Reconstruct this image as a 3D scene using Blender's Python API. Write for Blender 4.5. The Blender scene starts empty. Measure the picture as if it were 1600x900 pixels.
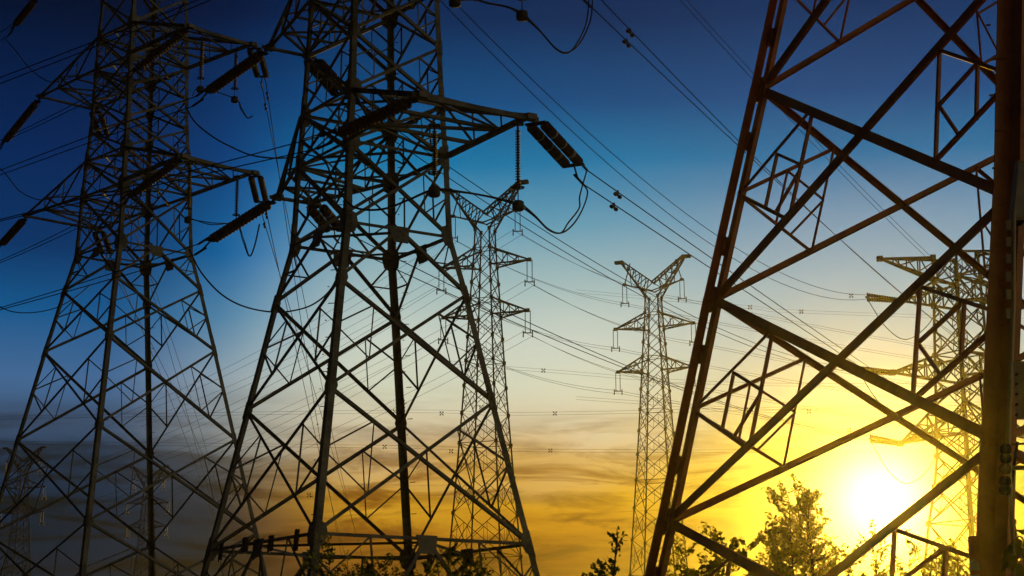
import bpy, math, random
from mathutils import Vector as V
R = math.radians
random.seed(7)
S = bpy.context.scene
COL = S.collection

# ------------------------------------------------------------------ camera
F, TILT, ROLL, EYE = 2867.0, 0.220341, 0.004149, 1.6
cam_d = bpy.data.cameras.new('camera'); cam = bpy.data.objects.new('camera', cam_d); COL.objects.link(cam)
cam_d.sensor_width = 36; cam_d.lens = 36 * F / 1600; cam_d.clip_start = .1; cam_d.clip_end = 6000
cam.location = (0, 0, EYE); cam.rotation_euler = (R(90) + TILT, ROLL, 0)
from mathutils import Euler, Matrix
cam.rotation_mode = 'XYZ'
M_cam = Matrix.Rotation(R(90) + TILT, 4, 'X') @ Matrix.Rotation(-ROLL, 4, 'Z')
cam.rotation_euler = M_cam.to_euler('XYZ')
S.camera = cam

def ray(u, v):
    a, b = u - 800, 450 - v
    c, s = math.cos(ROLL), math.sin(ROLL)
    x, y = (c * a + s * b) / F, (-s * a + c * b) / F
    ct, st = math.cos(TILT), math.sin(TILT)
    return V((x, ct - y * st, st + y * ct))
def at(u, v, Y):                      # surveyed point: photo bearing plus distance north of the camera
    d = ray(u, v); d = d * (Y / d.y)
    return V((d.x, d.y, d.z + EYE))
def proj(P):
    x, y, z = P[0], P[1], P[2] - EYE
    d = y * math.cos(TILT) + z * math.sin(TILT); w = z * math.cos(TILT) - y * math.sin(TILT)
    a, b = F * x / d, F * w / d
    c, s = math.cos(ROLL), math.sin(ROLL)
    return 800 + c * a - s * b, 450 - (s * a + c * b)

# ------------------------------------------------------------------ light, sky, exposure
SUN = ray(1375, 782).normalized()
SUN_AZ, SUN_EL = math.atan2(SUN.x, SUN.y), math.asin(SUN.z)
ld = bpy.data.lights.new('sun', 'SUN'); lo = bpy.data.objects.new('sun', ld); COL.objects.link(lo)
HAZE, ANISO = .00012, .955
ld.energy = 2.15; ld.angle = R(.53); ld.color = (1, .58, .03)
lo.rotation_euler = SUN.to_track_quat('Z', 'Y').to_euler(); lo.location = (20, 60, 40)
S.view_settings.view_transform = 'Standard'; S.view_settings.look = 'None'
S.view_settings.exposure = 0; S.view_settings.gamma = 1; S.view_settings.use_curve_mapping = False

def lin(c):
    return tuple(((x / 255) / 12.92 if x / 255 <= .04045 else ((x / 255 + .055) / 1.055) ** 2.4) for x in c) + (1,)

class NT:
    def __init__(s, tree): s.t = tree; s.n = tree.nodes; s.l = tree.links
    def new(s, typ, **k):
        n = s.n.new(typ)
        for a, b in k.items(): setattr(n, a, b)
        return n
    def put(s, sock, val):
        if isinstance(val, bpy.types.NodeSocket): s.l.new(val, sock)
        else: sock.default_value = val
    def math(s, op, a, b=0.0, c=None, clamp=False):
        n = s.new('ShaderNodeMath', operation=op, use_clamp=clamp); s.put(n.inputs[0], a); s.put(n.inputs[1], b)
        if c is not None: s.put(n.inputs[2], c)
        return n.outputs[0]
    def rng(s, x, a, b, c=0.0, d=1.0, smooth=True):
        n = s.new('ShaderNodeMapRange', interpolation_type='SMOOTHSTEP' if smooth else 'LINEAR')
        s.put(n.inputs[0], x)
        for i, q in enumerate((a, b, c, d)): n.inputs[1 + i].default_value = q
        return n.outputs[0]
    def mix(s, f, a, b, mode='MIX'):
        n = s.new('ShaderNodeMix', data_type='RGBA', blend_type=mode)
        s.put(n.inputs[0], f); s.put(n.inputs[6], a); s.put(n.inputs[7], b)
        return n.outputs[2]
    def ramp(s, f, stops):
        n = s.new('ShaderNodeValToRGB'); r = n.color_ramp
        while len(r.elements) > 1: r.elements.remove(r.elements[-1])
        r.elements[0].position = stops[0][0]; r.elements[0].color = stops[0][1]
        for p, c in stops[1:]:
            e = r.elements.new(p); e.color = c
        s.put(n.inputs[0], f)
        return n.outputs[0]
    def noise(s, vec, scale, detail=4, rough=.55, dist=0):
        n = s.new('ShaderNodeTexNoise'); s.put(n.inputs['Vector'], vec)
        n.inputs['Scale'].default_value = scale; n.inputs['Detail'].default_value = detail
        n.inputs['Roughness'].default_value = rough; n.inputs['Distortion'].default_value = dist
        return n.outputs[0]

W = bpy.data.worlds.new('World'); S.world = W; W.use_nodes = True
def build_world():
    t = W.node_tree; t.nodes.clear(); n = NT(t)
    tc = n.new('ShaderNodeTexCoord'); sep = n.new('ShaderNodeSeparateXYZ'); t.links.new(tc.outputs['Generated'], sep.inputs[0])
    X, Y, Z = sep.outputs
    el = n.math('MULTIPLY', n.math('ARCSINE', Z), 180 / math.pi)
    az = n.math('MULTIPLY', n.math('ARCTAN2', X, Y), 180 / math.pi)
    # slow undulation of the bands
    cv = n.new('ShaderNodeCombineXYZ'); n.put(cv.inputs[0], n.math('MULTIPLY', az, .16)); n.put(cv.inputs[1], n.math('MULTIPLY', el, .75))
    wob = n.noise(cv.outputs[0], 1.0, 5, .55, .4)
    wobc = n.math('SUBTRACT', wob, .5)
    low = n.rng(el, 10.5, 6.5)                         # clouds only in the low sky
    elw = n.math('ADD', el, n.math('MULTIPLY', wobc, n.math('ADD', n.math('MULTIPLY', low, 2.6), .35)))
    f = n.math('DIVIDE', elw, 40.0, clamp=True)
    def st(L): return [(e / 40, lin(c)) for e, c in L]
    left = n.ramp(f, st([(0, (0, 20, 34)), (4.3, (0, 28, 46)), (5.7, (2, 34, 56)), (7.2, (28, 50, 74)), (8.5, (58, 82, 112)), (9.6, (64, 104, 148)), (11.6, (10, 86, 140)), (13.6, (0, 50, 100)), (16.5, (0, 37, 86)), (21, (0, 14, 42)), (32, (0, 9, 26))]))
    midl = n.ramp(f, st([(0, (10, 20, 24)), (4.3, (20, 30, 34)), (5.7, (40, 46, 50)), (7.1, (84, 86, 84)), (8.1, (144, 148, 142)), (9.6, (160, 176, 180)), (11.6, (88, 142, 174)), (13.6, (0, 108, 170)), (16.5, (0, 68, 130)), (21, (0, 24, 64)), (32, (0, 12, 36))]))
    cent = n.ramp(f, st([(0, (80, 44, 6)), (4.0, (112, 64, 6)), (5.0, (164, 106, 10)), (5.9, (200, 146, 26)), (7.0, (202, 164, 96)), (8.2, (208, 192, 156)), (9.6, (206, 210, 186)), (11.0, (196, 206, 194)), (12.6, (160, 186, 186)), (14.6, (92, 152, 178)), (16.5, (0, 116, 164)), (18.4, (0, 74, 128)), (21, (0, 40, 84)), (32, (0, 16, 44))]))
    rgt = n.ramp(f, st([(0, (70, 50, 4)), (4.0, (112, 84, 4)), (5.5, (140, 116, 10)), (7.2, (160, 148, 60)), (8.8, (160, 166, 136)), (10.6, (156, 176, 174)), (12.6, (134, 166, 182)), (14.6, (104, 144, 174)), (16.5, (0, 106, 156)), (18.4, (0, 70, 126)), (21, (0, 47, 94)), (32, (0, 28, 58))]))
    c = n.mix(n.rng(az, -13.0, -7.0), left, midl)
    c = n.mix(n.rng(az, -9.5, -4.0), c, cent)
    c = n.mix(n.rng(az, 1.5, 9.5), c, rgt)
    # thin streaks of cloud
    cv2 = n.new('ShaderNodeCombineXYZ'); n.put(cv2.inputs[0], n.math('MULTIPLY', az, .22)); n.put(cv2.inputs[1], n.math('MULTIPLY', el, 1.5)); cv2.inputs[2].default_value = 3.3
    stk = n.rng(n.noise(cv2.outputs[0], 1.0, 7, .6, .8), .43, .62)
    stk = n.math('MULTIPLY', stk, n.math('MULTIPLY', n.rng(el, 9.2, 6.4), .95))
    dark = n.mix(1.0, c, (.38, .26, .15, 1), 'MULTIPLY')
    c = n.mix(stk, c, dark)
    cv3 = n.new('ShaderNodeCombineXYZ'); n.put(cv3.inputs[0], n.math('MULTIPLY', az, .13)); n.put(cv3.inputs[1], n.math('MULTIPLY', el, .9)); cv3.inputs[2].default_value = 9.1
    big = n.math('MULTIPLY', n.rng(n.noise(cv3.outputs[0], 1.0, 6, .6, .6), .48, .68), n.math('MULTIPLY', n.rng(el, 10.5, 7.0), n.rng(az, 9.5, 4.0, .25, .7)))
    c = n.mix(big, c, n.mix(1.0, c, (.42, .36, .34, 1), 'MULTIPLY'))
    # away from the picture: dim blue left and behind, an added warm glow right of and behind the camera
    beh = n.rng(n.math('ABSOLUTE', az), 22, 60)
    c = n.mix(beh, c, n.ramp(f, st([(0, (22, 18, 14)), (8, (18, 22, 28)), (20, (6, 16, 34)), (40, (3, 10, 24))])))
    def lobe(vec, power):
        d = n.new('ShaderNodeVectorMath', operation='DOT_PRODUCT'); t.links.new(tc.outputs['Generated'], d.inputs[0]); d.inputs[1].default_value = V(vec).normalized()
        return n.math('POWER', n.math('MAXIMUM', d.outputs['Value'], 0.0), power)
    def plus(c, fac, col):
        m = n.new('ShaderNodeVectorMath', operation='SCALE'); m.inputs[0].default_value = col; n.put(m.inputs['Scale'], fac)
        a = n.new('ShaderNodeVectorMath', operation='ADD'); n.put(a.inputs[0], c); t.links.new(m.outputs[0], a.inputs[1])
        return a.outputs[0]
    c = plus(c, lobe((1, -.2, .08), 14), (1.0, .86, .55))  # added unseen sky glow that lights the right-facing steel
    c = plus(c, lobe((.5, -1, -.02), 3), (.1, .055, .02))  # weaker added glow behind the camera, warms the near pylon
    # glow round the sun
    c = plus(c, lobe(SUN, 4200), (.4, .5, .9))
    c = plus(c, lobe(SUN, 900), (.05, .1, .2))
    c = plus(c, lobe(SUN, 190), (.0, .0, .0))
    sky = n.new('ShaderNodeTexSky'); sky.sky_type = 'NISHITA'; sky.sun_disc = False
    sky.sun_elevation = SUN_EL; sky.sun_rotation = SUN_AZ; sky.air_density = 1.4; sky.dust_density = 2
    sc = n.new('ShaderNodeVectorMath', operation='SCALE'); t.links.new(sky.outputs[0], sc.inputs[0]); sc.inputs['Scale'].default_value = .0003
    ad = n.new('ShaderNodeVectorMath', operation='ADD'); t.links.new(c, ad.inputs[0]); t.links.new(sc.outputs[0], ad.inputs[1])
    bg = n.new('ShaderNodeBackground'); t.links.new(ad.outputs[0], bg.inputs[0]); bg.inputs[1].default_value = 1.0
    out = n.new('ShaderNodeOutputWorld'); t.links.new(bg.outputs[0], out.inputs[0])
build_world()

# ------------------------------------------------------------------ materials
def mat(name, c1, c2, rough=.6, metal=0.0, scale=6.0, spec=.4, bump=.15, extra=None):
    m = bpy.data.materials.new(name); m.use_nodes = True; t = m.node_tree; t.nodes.clear(); n = NT(t)
    tc = n.new('ShaderNodeTexCoord'); co = tc.outputs['Object']
    a = n.noise(co, scale, 6, .6); b = n.noise(co, scale * 7, 3, .5)
    f = n.math('ADD', n.math('MULTIPLY', a, .75), n.math('MULTIPLY', b, .25))
    col = n.mix(n.rng(f, .36, .64), c1 + (1,), c2 + (1,))
    if extra: col = n.mix(n.rng(n.noise(co, scale * .45, 5, .6, .5), .55, .68, 0, extra[1]), col, extra[0] + (1,))
    p = n.new('ShaderNodeBsdfPrincipled'); t.links.new(col, p.inputs['Base Color'])
    p.inputs['Roughness'].default_value = rough; p.inputs['Metallic'].default_value = metal; p.inputs['Specular IOR Level'].default_value = spec
    n.put(p.inputs['Roughness'], n.math('ADD', n.math('MULTIPLY', b, .25), rough - .12))
    bp = n.new('ShaderNodeBump'); bp.inputs['Strength'].default_value = bump; bp.inputs['Distance'].default_value = .01
    t.links.new(f, bp.inputs['Height']); t.links.new(bp.outputs[0], p.inputs['Normal'])
    o = n.new('ShaderNodeOutputMaterial'); t.links.new(p.outputs[0], o.inputs[0])
    return m
STEEL = mat('galvanised_steel', (.06, .065, .055), (.19, .185, .14), .65, .1, 1.3, .3, extra=((.15, .10, .06), .5))
FARSTEEL = mat('distant_steel', (.05, .037, .025), (.09, .065, .04), .8, 0, .4, .1)
GLARE_BROWN = mat('glare_brown_steel', (.32, .12, .035), (.46, .19, .06), .6, .05, 2.6, .35, extra=((.12, .06, .03), .6))  # brown base colour also carries the yellow sun glare over the near pylon
PORC = mat('brown_porcelain', (.045, .022, .014), (.075, .04, .025), .5, 0, 5, .2)
CAPS = mat('pale_cap', (.30, .32, .28), (.42, .43, .36), .5, .3, 8, .5)
WIRE = mat('aluminium_wire', (.03, .03, .03), (.055, .055, .05), .85, 0, 5, .05)
IRON = mat('dark_iron', (.03, .028, .025), (.06, .05, .045), .75, 0, 8, .15)
PLATE = mat('weathered_plate', (.12, .10, .08), (.2, .18, .15), .6, .1, 9, .3)
CONC = mat('concrete', (.28, .26, .23), (.38, .36, .32), .9, 0, 3, .2)
PALE = mat('pale_painted_steel', (.34, .27, .14), (.44, .36, .19), .55, .1, 4, .3)
BARK = mat('bark', (.06, .042, .028), (.11, .08, .05), .9, 0, 9, .2)
def leafmat(name, c1, c2, trans=.5):
    m = bpy.data.materials.new(name); m.use_nodes = True; t = m.node_tree; t.nodes.clear(); n = NT(t)
    tc = n.new('ShaderNodeTexCoord')
    f = n.rng(n.noise(tc.outputs['Object'], 3.5, 5, .6), .35, .65)
    col = n.mix(f, c1 + (1,), c2 + (1,))
    d = n.new('ShaderNodeBsdfPrincipled'); t.links.new(col, d.inputs['Base Color']); d.inputs['Roughness'].default_value = .55; d.inputs['Specular IOR Level'].default_value = .25
    tr = n.new('ShaderNodeBsdfTranslucent'); c2_ = n.mix(1.0, col, (1.6, 1.7, .7, 1), 'MULTIPLY'); t.links.new(c2_, tr.inputs[0])
    mx = n.new('ShaderNodeMixShader'); mx.inputs[0].default_value = trans; t.links.new(d.outputs[0], mx.inputs[1]); t.links.new(tr.outputs[0], mx.inputs[2])
    o = n.new('ShaderNodeOutputMaterial'); t.links.new(mx.outputs[0], o.inputs[0])
    return m
LEAF = leafmat('leaf_green', (.045, .06, .016), (.10, .11, .03))
LEAF_GLARE = leafmat('leaf_green_glare', (.13, .125, .02), (.23, .20, .04), .8)  # lighter, yellower leaf copy with the sun's glare put into its colour

# ------------------------------------------------------------------ mesh helpers
class MB:
    def __init__(s): s.v = []; s.f = []; s.sm = False
    def add(s, vs, fs):
        b = len(s.v); s.v += [tuple(x) for x in vs]; s.f += [tuple(i + b for i in q) for q in fs]
    def angle(s, p, q, n, w, th, sh=-.5):           # L-section bar, one flange in the face, one inward
        a = q - p
        if a.length < 1e-5: return
        a = a.normalized(); n = (n - a * a.dot(n)).normalized(); t = a.cross(n)
        prof = [(0, 0), (w, 0), (w, th), (th, th), (th, w), (0, w)]
        vs = [e + t * (x + sh * w) - n * y for e in (p, q) for x, y in prof]
        s.add(vs, [(i, (i + 1) % 6, 6 + (i + 1) % 6, 6 + i) for i in range(6)] + [(5, 4, 3, 2, 1, 0), (6, 7, 8, 9, 10, 11)])
    def legangle(s, p, q, d1, d2, w, th):           # corner on the leg line, flanges along two faces
        a = (q - p).normalized()
        d1 = (d1 - a * a.dot(d1)).normalized(); d2 = (d2 - a * a.dot(d2)).normalized()
        prof = [(0, 0), (w, 0), (w, th), (th, th), (th, w), (0, w)]
        vs = [e + d1 * x + d2 * y for e in (p, q) for x, y in prof]
        s.add(vs, [(i, (i + 1) % 6, 6 + (i + 1) % 6, 6 + i) for i in range(6)] + [(5, 4, 3, 2, 1, 0), (6, 7, 8, 9, 10, 11)])
    def box(s, c, ax, ay, az):                      # centre and half-axes
        vs = [c + ax * i + ay * j + az * k for i in (-1, 1) for j in (-1, 1) for k in (-1, 1)]
        s.add(vs, [(0, 1, 3, 2), (4, 6, 7, 5), (0, 4, 5, 1), (2, 3, 7, 6), (0, 2, 6, 4), (1, 5, 7, 3)])
    def bar(s, p, q, w, h=None, up=V((0, 0, 1))):
        a = q - p
        if abs(a.normalized().dot(up)) > .97: up = V((1, 0, 0))
        x = a.cross(up).normalized(); y = x.cross(a).normalized(); h = h or w
        s.box((p + q) / 2, a / 2, x * w / 2, y * h / 2)
    def plate(s, c, n, pts, th):                    # polygon outline pts in (t,b) coords lying in plane with normal n
        n = n.normalized(); t = V((0, 0, 1)).cross(n)
        if t.length < .1: t = V((1, 0, 0))
        t = t.normalized(); b = n.cross(t); k = len(pts)
        vs = [c + t * x + b * y + n * o for o in (-th / 2, th / 2) for x, y in pts]
        s.add(vs, [tuple(range(k))[::-1], tuple(range(k, 2 * k))] + [(i, (i + 1) % k, k + (i + 1) % k, k + i) for i in range(k)])
    def tube(s, pts, r, k=6, caps=True):
        pts = [V(p) for p in pts]; up = V((0, 0, 1)); rings = []
        rr = r if isinstance(r, (list, tuple)) else [r] * len(pts)
        for i, p in enumerate(pts):
            a = (pts[min(i + 1, len(pts) - 1)] - pts[max(i - 1, 0)]).normalized()
            u = up if abs(a.dot(up)) < .95 else V((1, 0, 0))
            x = a.cross(u).normalized(); y = x.cross(a)
            rings.append([p + (x * math.cos(j * 2 * math.pi / k) + y * math.sin(j * 2 * math.pi / k)) * rr[i] for j in range(k)])
        fs = []
        for i in range(len(pts) - 1):
            for j in range(k):
                fs.append((i * k + j, i * k + (j + 1) % k, (i + 1) * k + (j + 1) % k, (i + 1) * k + j))
        if caps: fs += [tuple(range(k))[::-1], tuple(range((len(pts) - 1) * k, len(pts) * k))]
        s.add([v for r_ in rings for v in r_], fs)
    def lathe(s, p, q, prof, k=12):                 # prof: list of (t along 0..1, radius)
        a = q - p
        s.tube_prof([(p + a * t, r) for t, r in prof], a.normalized(), k)
    def tube_prof(s, pr, a, k):
        u = V((0, 0, 1)) if abs(a.z) < .9 else V((1, 0, 0))
        x = a.cross(u).normalized(); y = x.cross(a); vs = []; fs = []
        for p, r in pr:
            vs += [p + (x * math.cos(j * 2 * math.pi / k) + y * math.sin(j * 2 * math.pi / k)) * r for j in range(k)]
        for i in range(len(pr) - 1):
            for j in range(k): fs.append((i * k + j, i * k + (j + 1) % k, (i + 1) * k + (j + 1) % k, (i + 1) * k + j))
        fs += [tuple(range(k))[::-1], tuple(range((len(pr) - 1) * k, len(pr) * k))]
        s.add(vs, fs)
    def build(s, name, m, parent=None, smooth=False, off=None):
        me = bpy.data.meshes.new(name)
        o0 = off or V((0, 0, 0))
        me.from_pydata([(x - o0.x, y - o0.y, z - o0.z) for x, y, z in s.v], [], s.f); me.materials.append(m)
        if smooth: me.shade_smooth()
        me.update()
        o = bpy.data.objects.new(name, me); COL.objects.link(o)
        if parent: o.parent = parent
        return o
def tag(o, label=None, cat=None, group=None, kind=None):
    for k, x in (('label', label), ('category', cat), ('group', group), ('kind', kind)):
        if x: o[k] = x
    return o
def empty(name, loc, label, cat, group=None):
    o = bpy.data.objects.new(name, None); COL.objects.link(o); o.location = loc
    o.empty_display_size = .2
    return tag(o, label, cat, group)
def crom(P, n=10):
    P = [V(p) for p in P]; Q = [P[0] * 2 - P[1]] + P + [P[-1] * 2 - P[-2]]; out = []
    for i in range(1, len(Q) - 2):
        for j in range(n):
            t = j / n; a, b, c, d = Q[i - 1], Q[i], Q[i + 1], Q[i + 2]
            out.append(.5 * ((2 * b) + (c - a) * t + (2 * a - 5 * b + 4 * c - d) * t * t + (3 * b - a - 3 * c + d) * t ** 3))
    return out + [P[-1]]

# ------------------------------------------------------------------ ground
g = MB(); N = 40
for i in range(N + 1):
    for j in range(N + 1):
        x, y = -2000 + 4000 * i / N, -1500 + 4500 * j / N
        g.v.append((x, y, -.02))
g.f = [(i * (N + 1) + j, (i + 1) * (N + 1) + j, (i + 1) * (N + 1) + j + 1, i * (N + 1) + j + 1) for i in range(N) for j in range(N)]
GROUND = mat('rough_grass_ground', (.05, .055, .022), (.10, .085, .045), .95, 0, .6, .1, .4)
tag(g.build('ground', GROUND), kind='structure')

# ------------------------------------------------------------------ lattice towers
class Tower:
    def __init__(s, name, label, x, y, yaw, mt, group=None, cat='pylon'):
        s.root = empty(name, (x, y, 0), label, cat, group); s.c = V((x, y, 0)); s.yaw = yaw; s.mt = mt
        s.sec = []
    def node(s, k, z, r, fix=None):
        a = s.yaw + k * math.pi / 2
        return V((s.c.x + r * math.cos(a), s.c.y + r * math.sin(a), z))
    def part(s, mb, name, parent=None, m=None):
        off = s.c if parent is None else s.c
        return mb.build(name, m or s.mt, parent or s.root, off=off)
    def face_n(s, k):
        a = s.yaw + k * math.pi / 2 + math.pi / 4
        return V((math.cos(a), math.sin(a), 0))
    def bar(s, p, q, n, w, name, off=0.0, th=None):
        mb = MB(); o = n * off; mb.angle(p + o, q + o, n, w, th or w * .11)
        if name == 'secondary_brace':
            s.sec.append(((p + q) / 2, (q - p).length, mb))
            return
        return s.part(mb, name)
    def flush(s):                                    # the hundred secondary braces that show largest are parts, the rest one part
        def key(e):
            u, v = proj(e[0]); inside = -60 < u < 1660 and -60 < v < 960
            return (inside, e[1] / (e[0] - V((0, 0, EYE))).length)
        s.sec.sort(key=key, reverse=True)
        for c, l, mb in s.sec[:100]: s.part(mb, 'secondary_brace')
        if s.sec[100:]:
            m = MB()
            for c, l, b in s.sec[100:]: m.add(b.v, b.f)
            s.part(m, 'secondary_bracing')['kind'] = 'stuff'

def rods(T, mb_leg, p, q, dir1, every, ln):          # step bolts up a leg
    d = q - p; n_ = int(d.length / every)
    for i in range(n_):
        c = p + d * ((i + .5) / n_); mb_leg.bar(c, c + dir1 * ln * (1 if i % 2 else -.3), .018)

def big_tower(T, levels, sizes, rich=0, double=False, nodefix=None, gus=.36, patt=None, hor=(), visible_top=99):
    """levels: list of (z, r) from ground up; sizes: leg, diag, second; patt[i]: pattern of panel i; hor: level ids with a horizontal frame"""
    lw, dw, sw = sizes
    nd = [[T.node(k, z, r) for k in range(4)] for z, r in levels]
    if nodefix:
        for (i, k), P in nodefix.items(): nd[i][k] = P
    nl = len(levels)
    # legs
    for k in range(4):
        m = MB(); d1 = (nd[1][(k + 1) % 4] - nd[1][k]).normalized(); d2 = (nd[1][(k + 3) % 4] - nd[1][k]).normalized()
        for i in range(nl - 1):
            p, q = nd[i][k], nd[i + 1][k]
            sc = (1 - .35 * i / nl) * (1.6 if double and k == 1 else 1)
            if double:
                g_ = .016 if k != 1 else .04
                outw = (-(d1 + d2)).normalized() * g_
                m.legangle(p - outw, q - outw, d1, d2, lw * sc, lw * .1)
                m.legangle(p + outw, q + outw, -d1, -d2, lw * sc, lw * .1)
                L = (q - p).length; nb = max(2, int(L / 1.25))
                for b in range(nb):                      # stitch plates between the two angles
                    c = p.lerp(q, (b + .5) / nb); a = (q - p).normalized()
                    e = (d1 - d2).normalized()
                    m.box(c, a * .12, e * lw * .35, (d1 + d2).normalized() * .012)
                    m.box(c, a * .12, (d1 + d2).normalized() * lw * .5, e * .012)
            else:
                m.legangle(p, q, d1, d2, lw * sc, lw * .1)
                if i % 2 == 0 and i > 0:                 # splice cover with bolt heads
                    a = (q - p).normalized(); L = (q - p).length
                    for dd, oo in ((d1, d2), (d2, d1)):
                        c = p + a * L * .12 + dd * lw * sc * .5 - oo * .008
                        m.box(c, a * .33, dd * lw * .42, oo * .008)
                        for b in range(7): m.box(c + a * (-.27 + b * .09) - oo * .014, a * .016, dd * .016, oo * .012); m.box(c + a * (-.27 + b * .09) - oo * .014 + dd * .05, a * .016, dd * .016, oo * .012)
        if k in (1, 3): rods(T, m, nd[0][k], nd[min(nl - 1, 8)][k], (-(d1 - d2)).normalized() if k == 3 else (d1 - d2).normalized(), .42, .15)
        T.part(m, 'leg')
    # faces
    for k in range(4):
        k2 = (k + 1) % 4
        for i in range(nl - 1):
            a, b, c, d = nd[i][k], nd[i][k2], nd[i + 1][k], nd[i + 1][k2]
            n = (b - a).cross(c - a).normalized()
            if n.dot(T.face_n(k)) < 0: n = -n
            pt = patt[i]; vis = i < visible_top
            dw = sizes[1] if (not rich or k == 0) else sizes[1] * .66
            if pt == 'X':
                T.bar(a, d, n, dw, 'diagonal_brace', -.005)
                T.bar(b, c, n, dw, 'diagonal_brace', -.013 - dw * .11)
                # crossing point
                wa = (b - a).length; wc = (d - c).length; t = wa / (wa + wc); x = a.lerp(d, t)
                if vis:
                    for lo_, hi, h1, h2 in ((a, c, d, b), (b, d, c, a)):
                        m = lo_.lerp(hi, t if rich == 0 else .5); u = hi.lerp(x, .5); w = lo_.lerp(x, .5)
                        T.bar(m, u, n, sw, 'secondary_brace', -.03); T.bar(m, w, n, sw, 'secondary_brace', -.03)
                        T.bar(u, w, n, sw * .85, 'secondary_brace', -.045)
                        if rich:
                            mu, mw, uw = m.lerp(u, .5), m.lerp(w, .5), u.lerp(w, .5)
                            T.bar(mu, uw, n, sw * .8, 'secondary_brace', -.06)
                            T.bar(mu, mw, n, sw * .8, 'secondary_brace', -.065)
                            T.bar(uw, mw.lerp(w, .4), n, sw * .75, 'secondary_brace', -.07)
            elif pt == 'K':                          # apex at the middle of the upper horizontal
                mid = c.lerp(d, .5)
                for lo_, hi in ((a, c), (b, d)):
                    T.bar(lo_, mid, n, dw, 'diagonal_brace', -.005)
                    w = lo_.lerp(mid, .5); m = lo_.lerp(hi, .5)
                    T.bar(w, m, n, sw, 'secondary_brace', -.03); T.bar(w, hi, n, sw, 'secondary_brace', -.04)
            elif pt == 'V':                          # foot panel: inverted V from the belt's middle down to the feet
                mid = c.lerp(d, .5)
                for lo_, hi in ((a, c), (b, d)):
                    T.bar(lo_, mid, n, dw * 1.05, 'diagonal_brace', -.005)
                    for tt in (.33, .62):
                        T.bar(lo_.lerp(mid, tt), lo_.lerp(hi, tt), n, sw, 'secondary_brace', -.03)
                        T.bar(lo_.lerp(mid, tt), lo_.lerp(hi, min(1, tt + .3)), n, sw, 'secondary_brace', -.04)
                    T.bar(lo_.lerp(mid, .62), hi.lerp(mid, .5), n, sw, 'secondary_brace', -.05)
                    T.bar(hi.lerp(mid, .5), lo_.lerp(hi, .75), n, sw, 'secondary_brace', -.06)
            if (i + 1) in hor:
                T.bar(c, d, n, dw, 'horizontal_beam', -.02)
                if pt in 'KV':
                    g_ = MB(); mid = c.lerp(d, .5)
                    g_.plate(mid - n * .0 - V((0, 0, .1)), n, [(-.5 * gus * 1.7, .18), (.5 * gus * 1.7, .18), (.36 * gus * 1.7, -.26), (-.36 * gus * 1.7, -.26)], .014)
                    T.part(g_, 'gusset_plate')
    for i in hor:                                     # plan bracing of each horizontal frame
        for k in range(4):
            p = nd[i][k].lerp(nd[i][(k + 1) % 4], .5); q = nd[i][(k + 1) % 4].lerp(nd[i][(k + 2) % 4], .5)
            T.bar(p - V((0, 0, .06)), q - V((0, 0, .06)), V((0, 0, 1)), dw * .7, 'plan_brace')
    # gusset plates at the nodes
    for i in range(1, nl - 1):
        for k in range(4):
            m = MB(); P = nd[i][k]
            for j in ((k + 1) % 4, (k + 3) % 4):
                e = (nd[i][j] - P).normalized(); fn = T.face_n(k if j == (k + 1) % 4 else (k + 3) % 4)
                s_ = gus * (1 if i in hor else .66)
                up = (nd[i + 1][k] - nd[i - 1][k]).normalized()
                pts = [P - up * s_, P + up * s_, P + up * s_ * .7 + e * s_ * .75, P + e * s_ * .95, P - up * s_ * .7 + e * s_ * .75]
                q = fn * .012; o = fn * .016; kk = 5
                m.add([x + o - q / 2 for x in pts] + [x + o + q / 2 for x in pts], [tuple(range(kk))[::-1], tuple(range(kk, 2 * kk))] + [(a_, (a_ + 1) % kk, kk + (a_ + 1) % kk, kk + a_) for a_ in range(kk)])
                for b in range(6):
                    c_ = P + o * 1.5 + e * s_ * .18 + up * s_ * (-.75 + b * .3); m.box(c_, e * .018, up * .018, fn * .016)
                    c_ = P + o * 1.5 + e * s_ * .42 + up * s_ * (-.6 + b * .24); m.box(c_, e * .016, up * .016, fn * .016)
            T.part(m, 'gusset_plate')
    return nd

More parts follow.
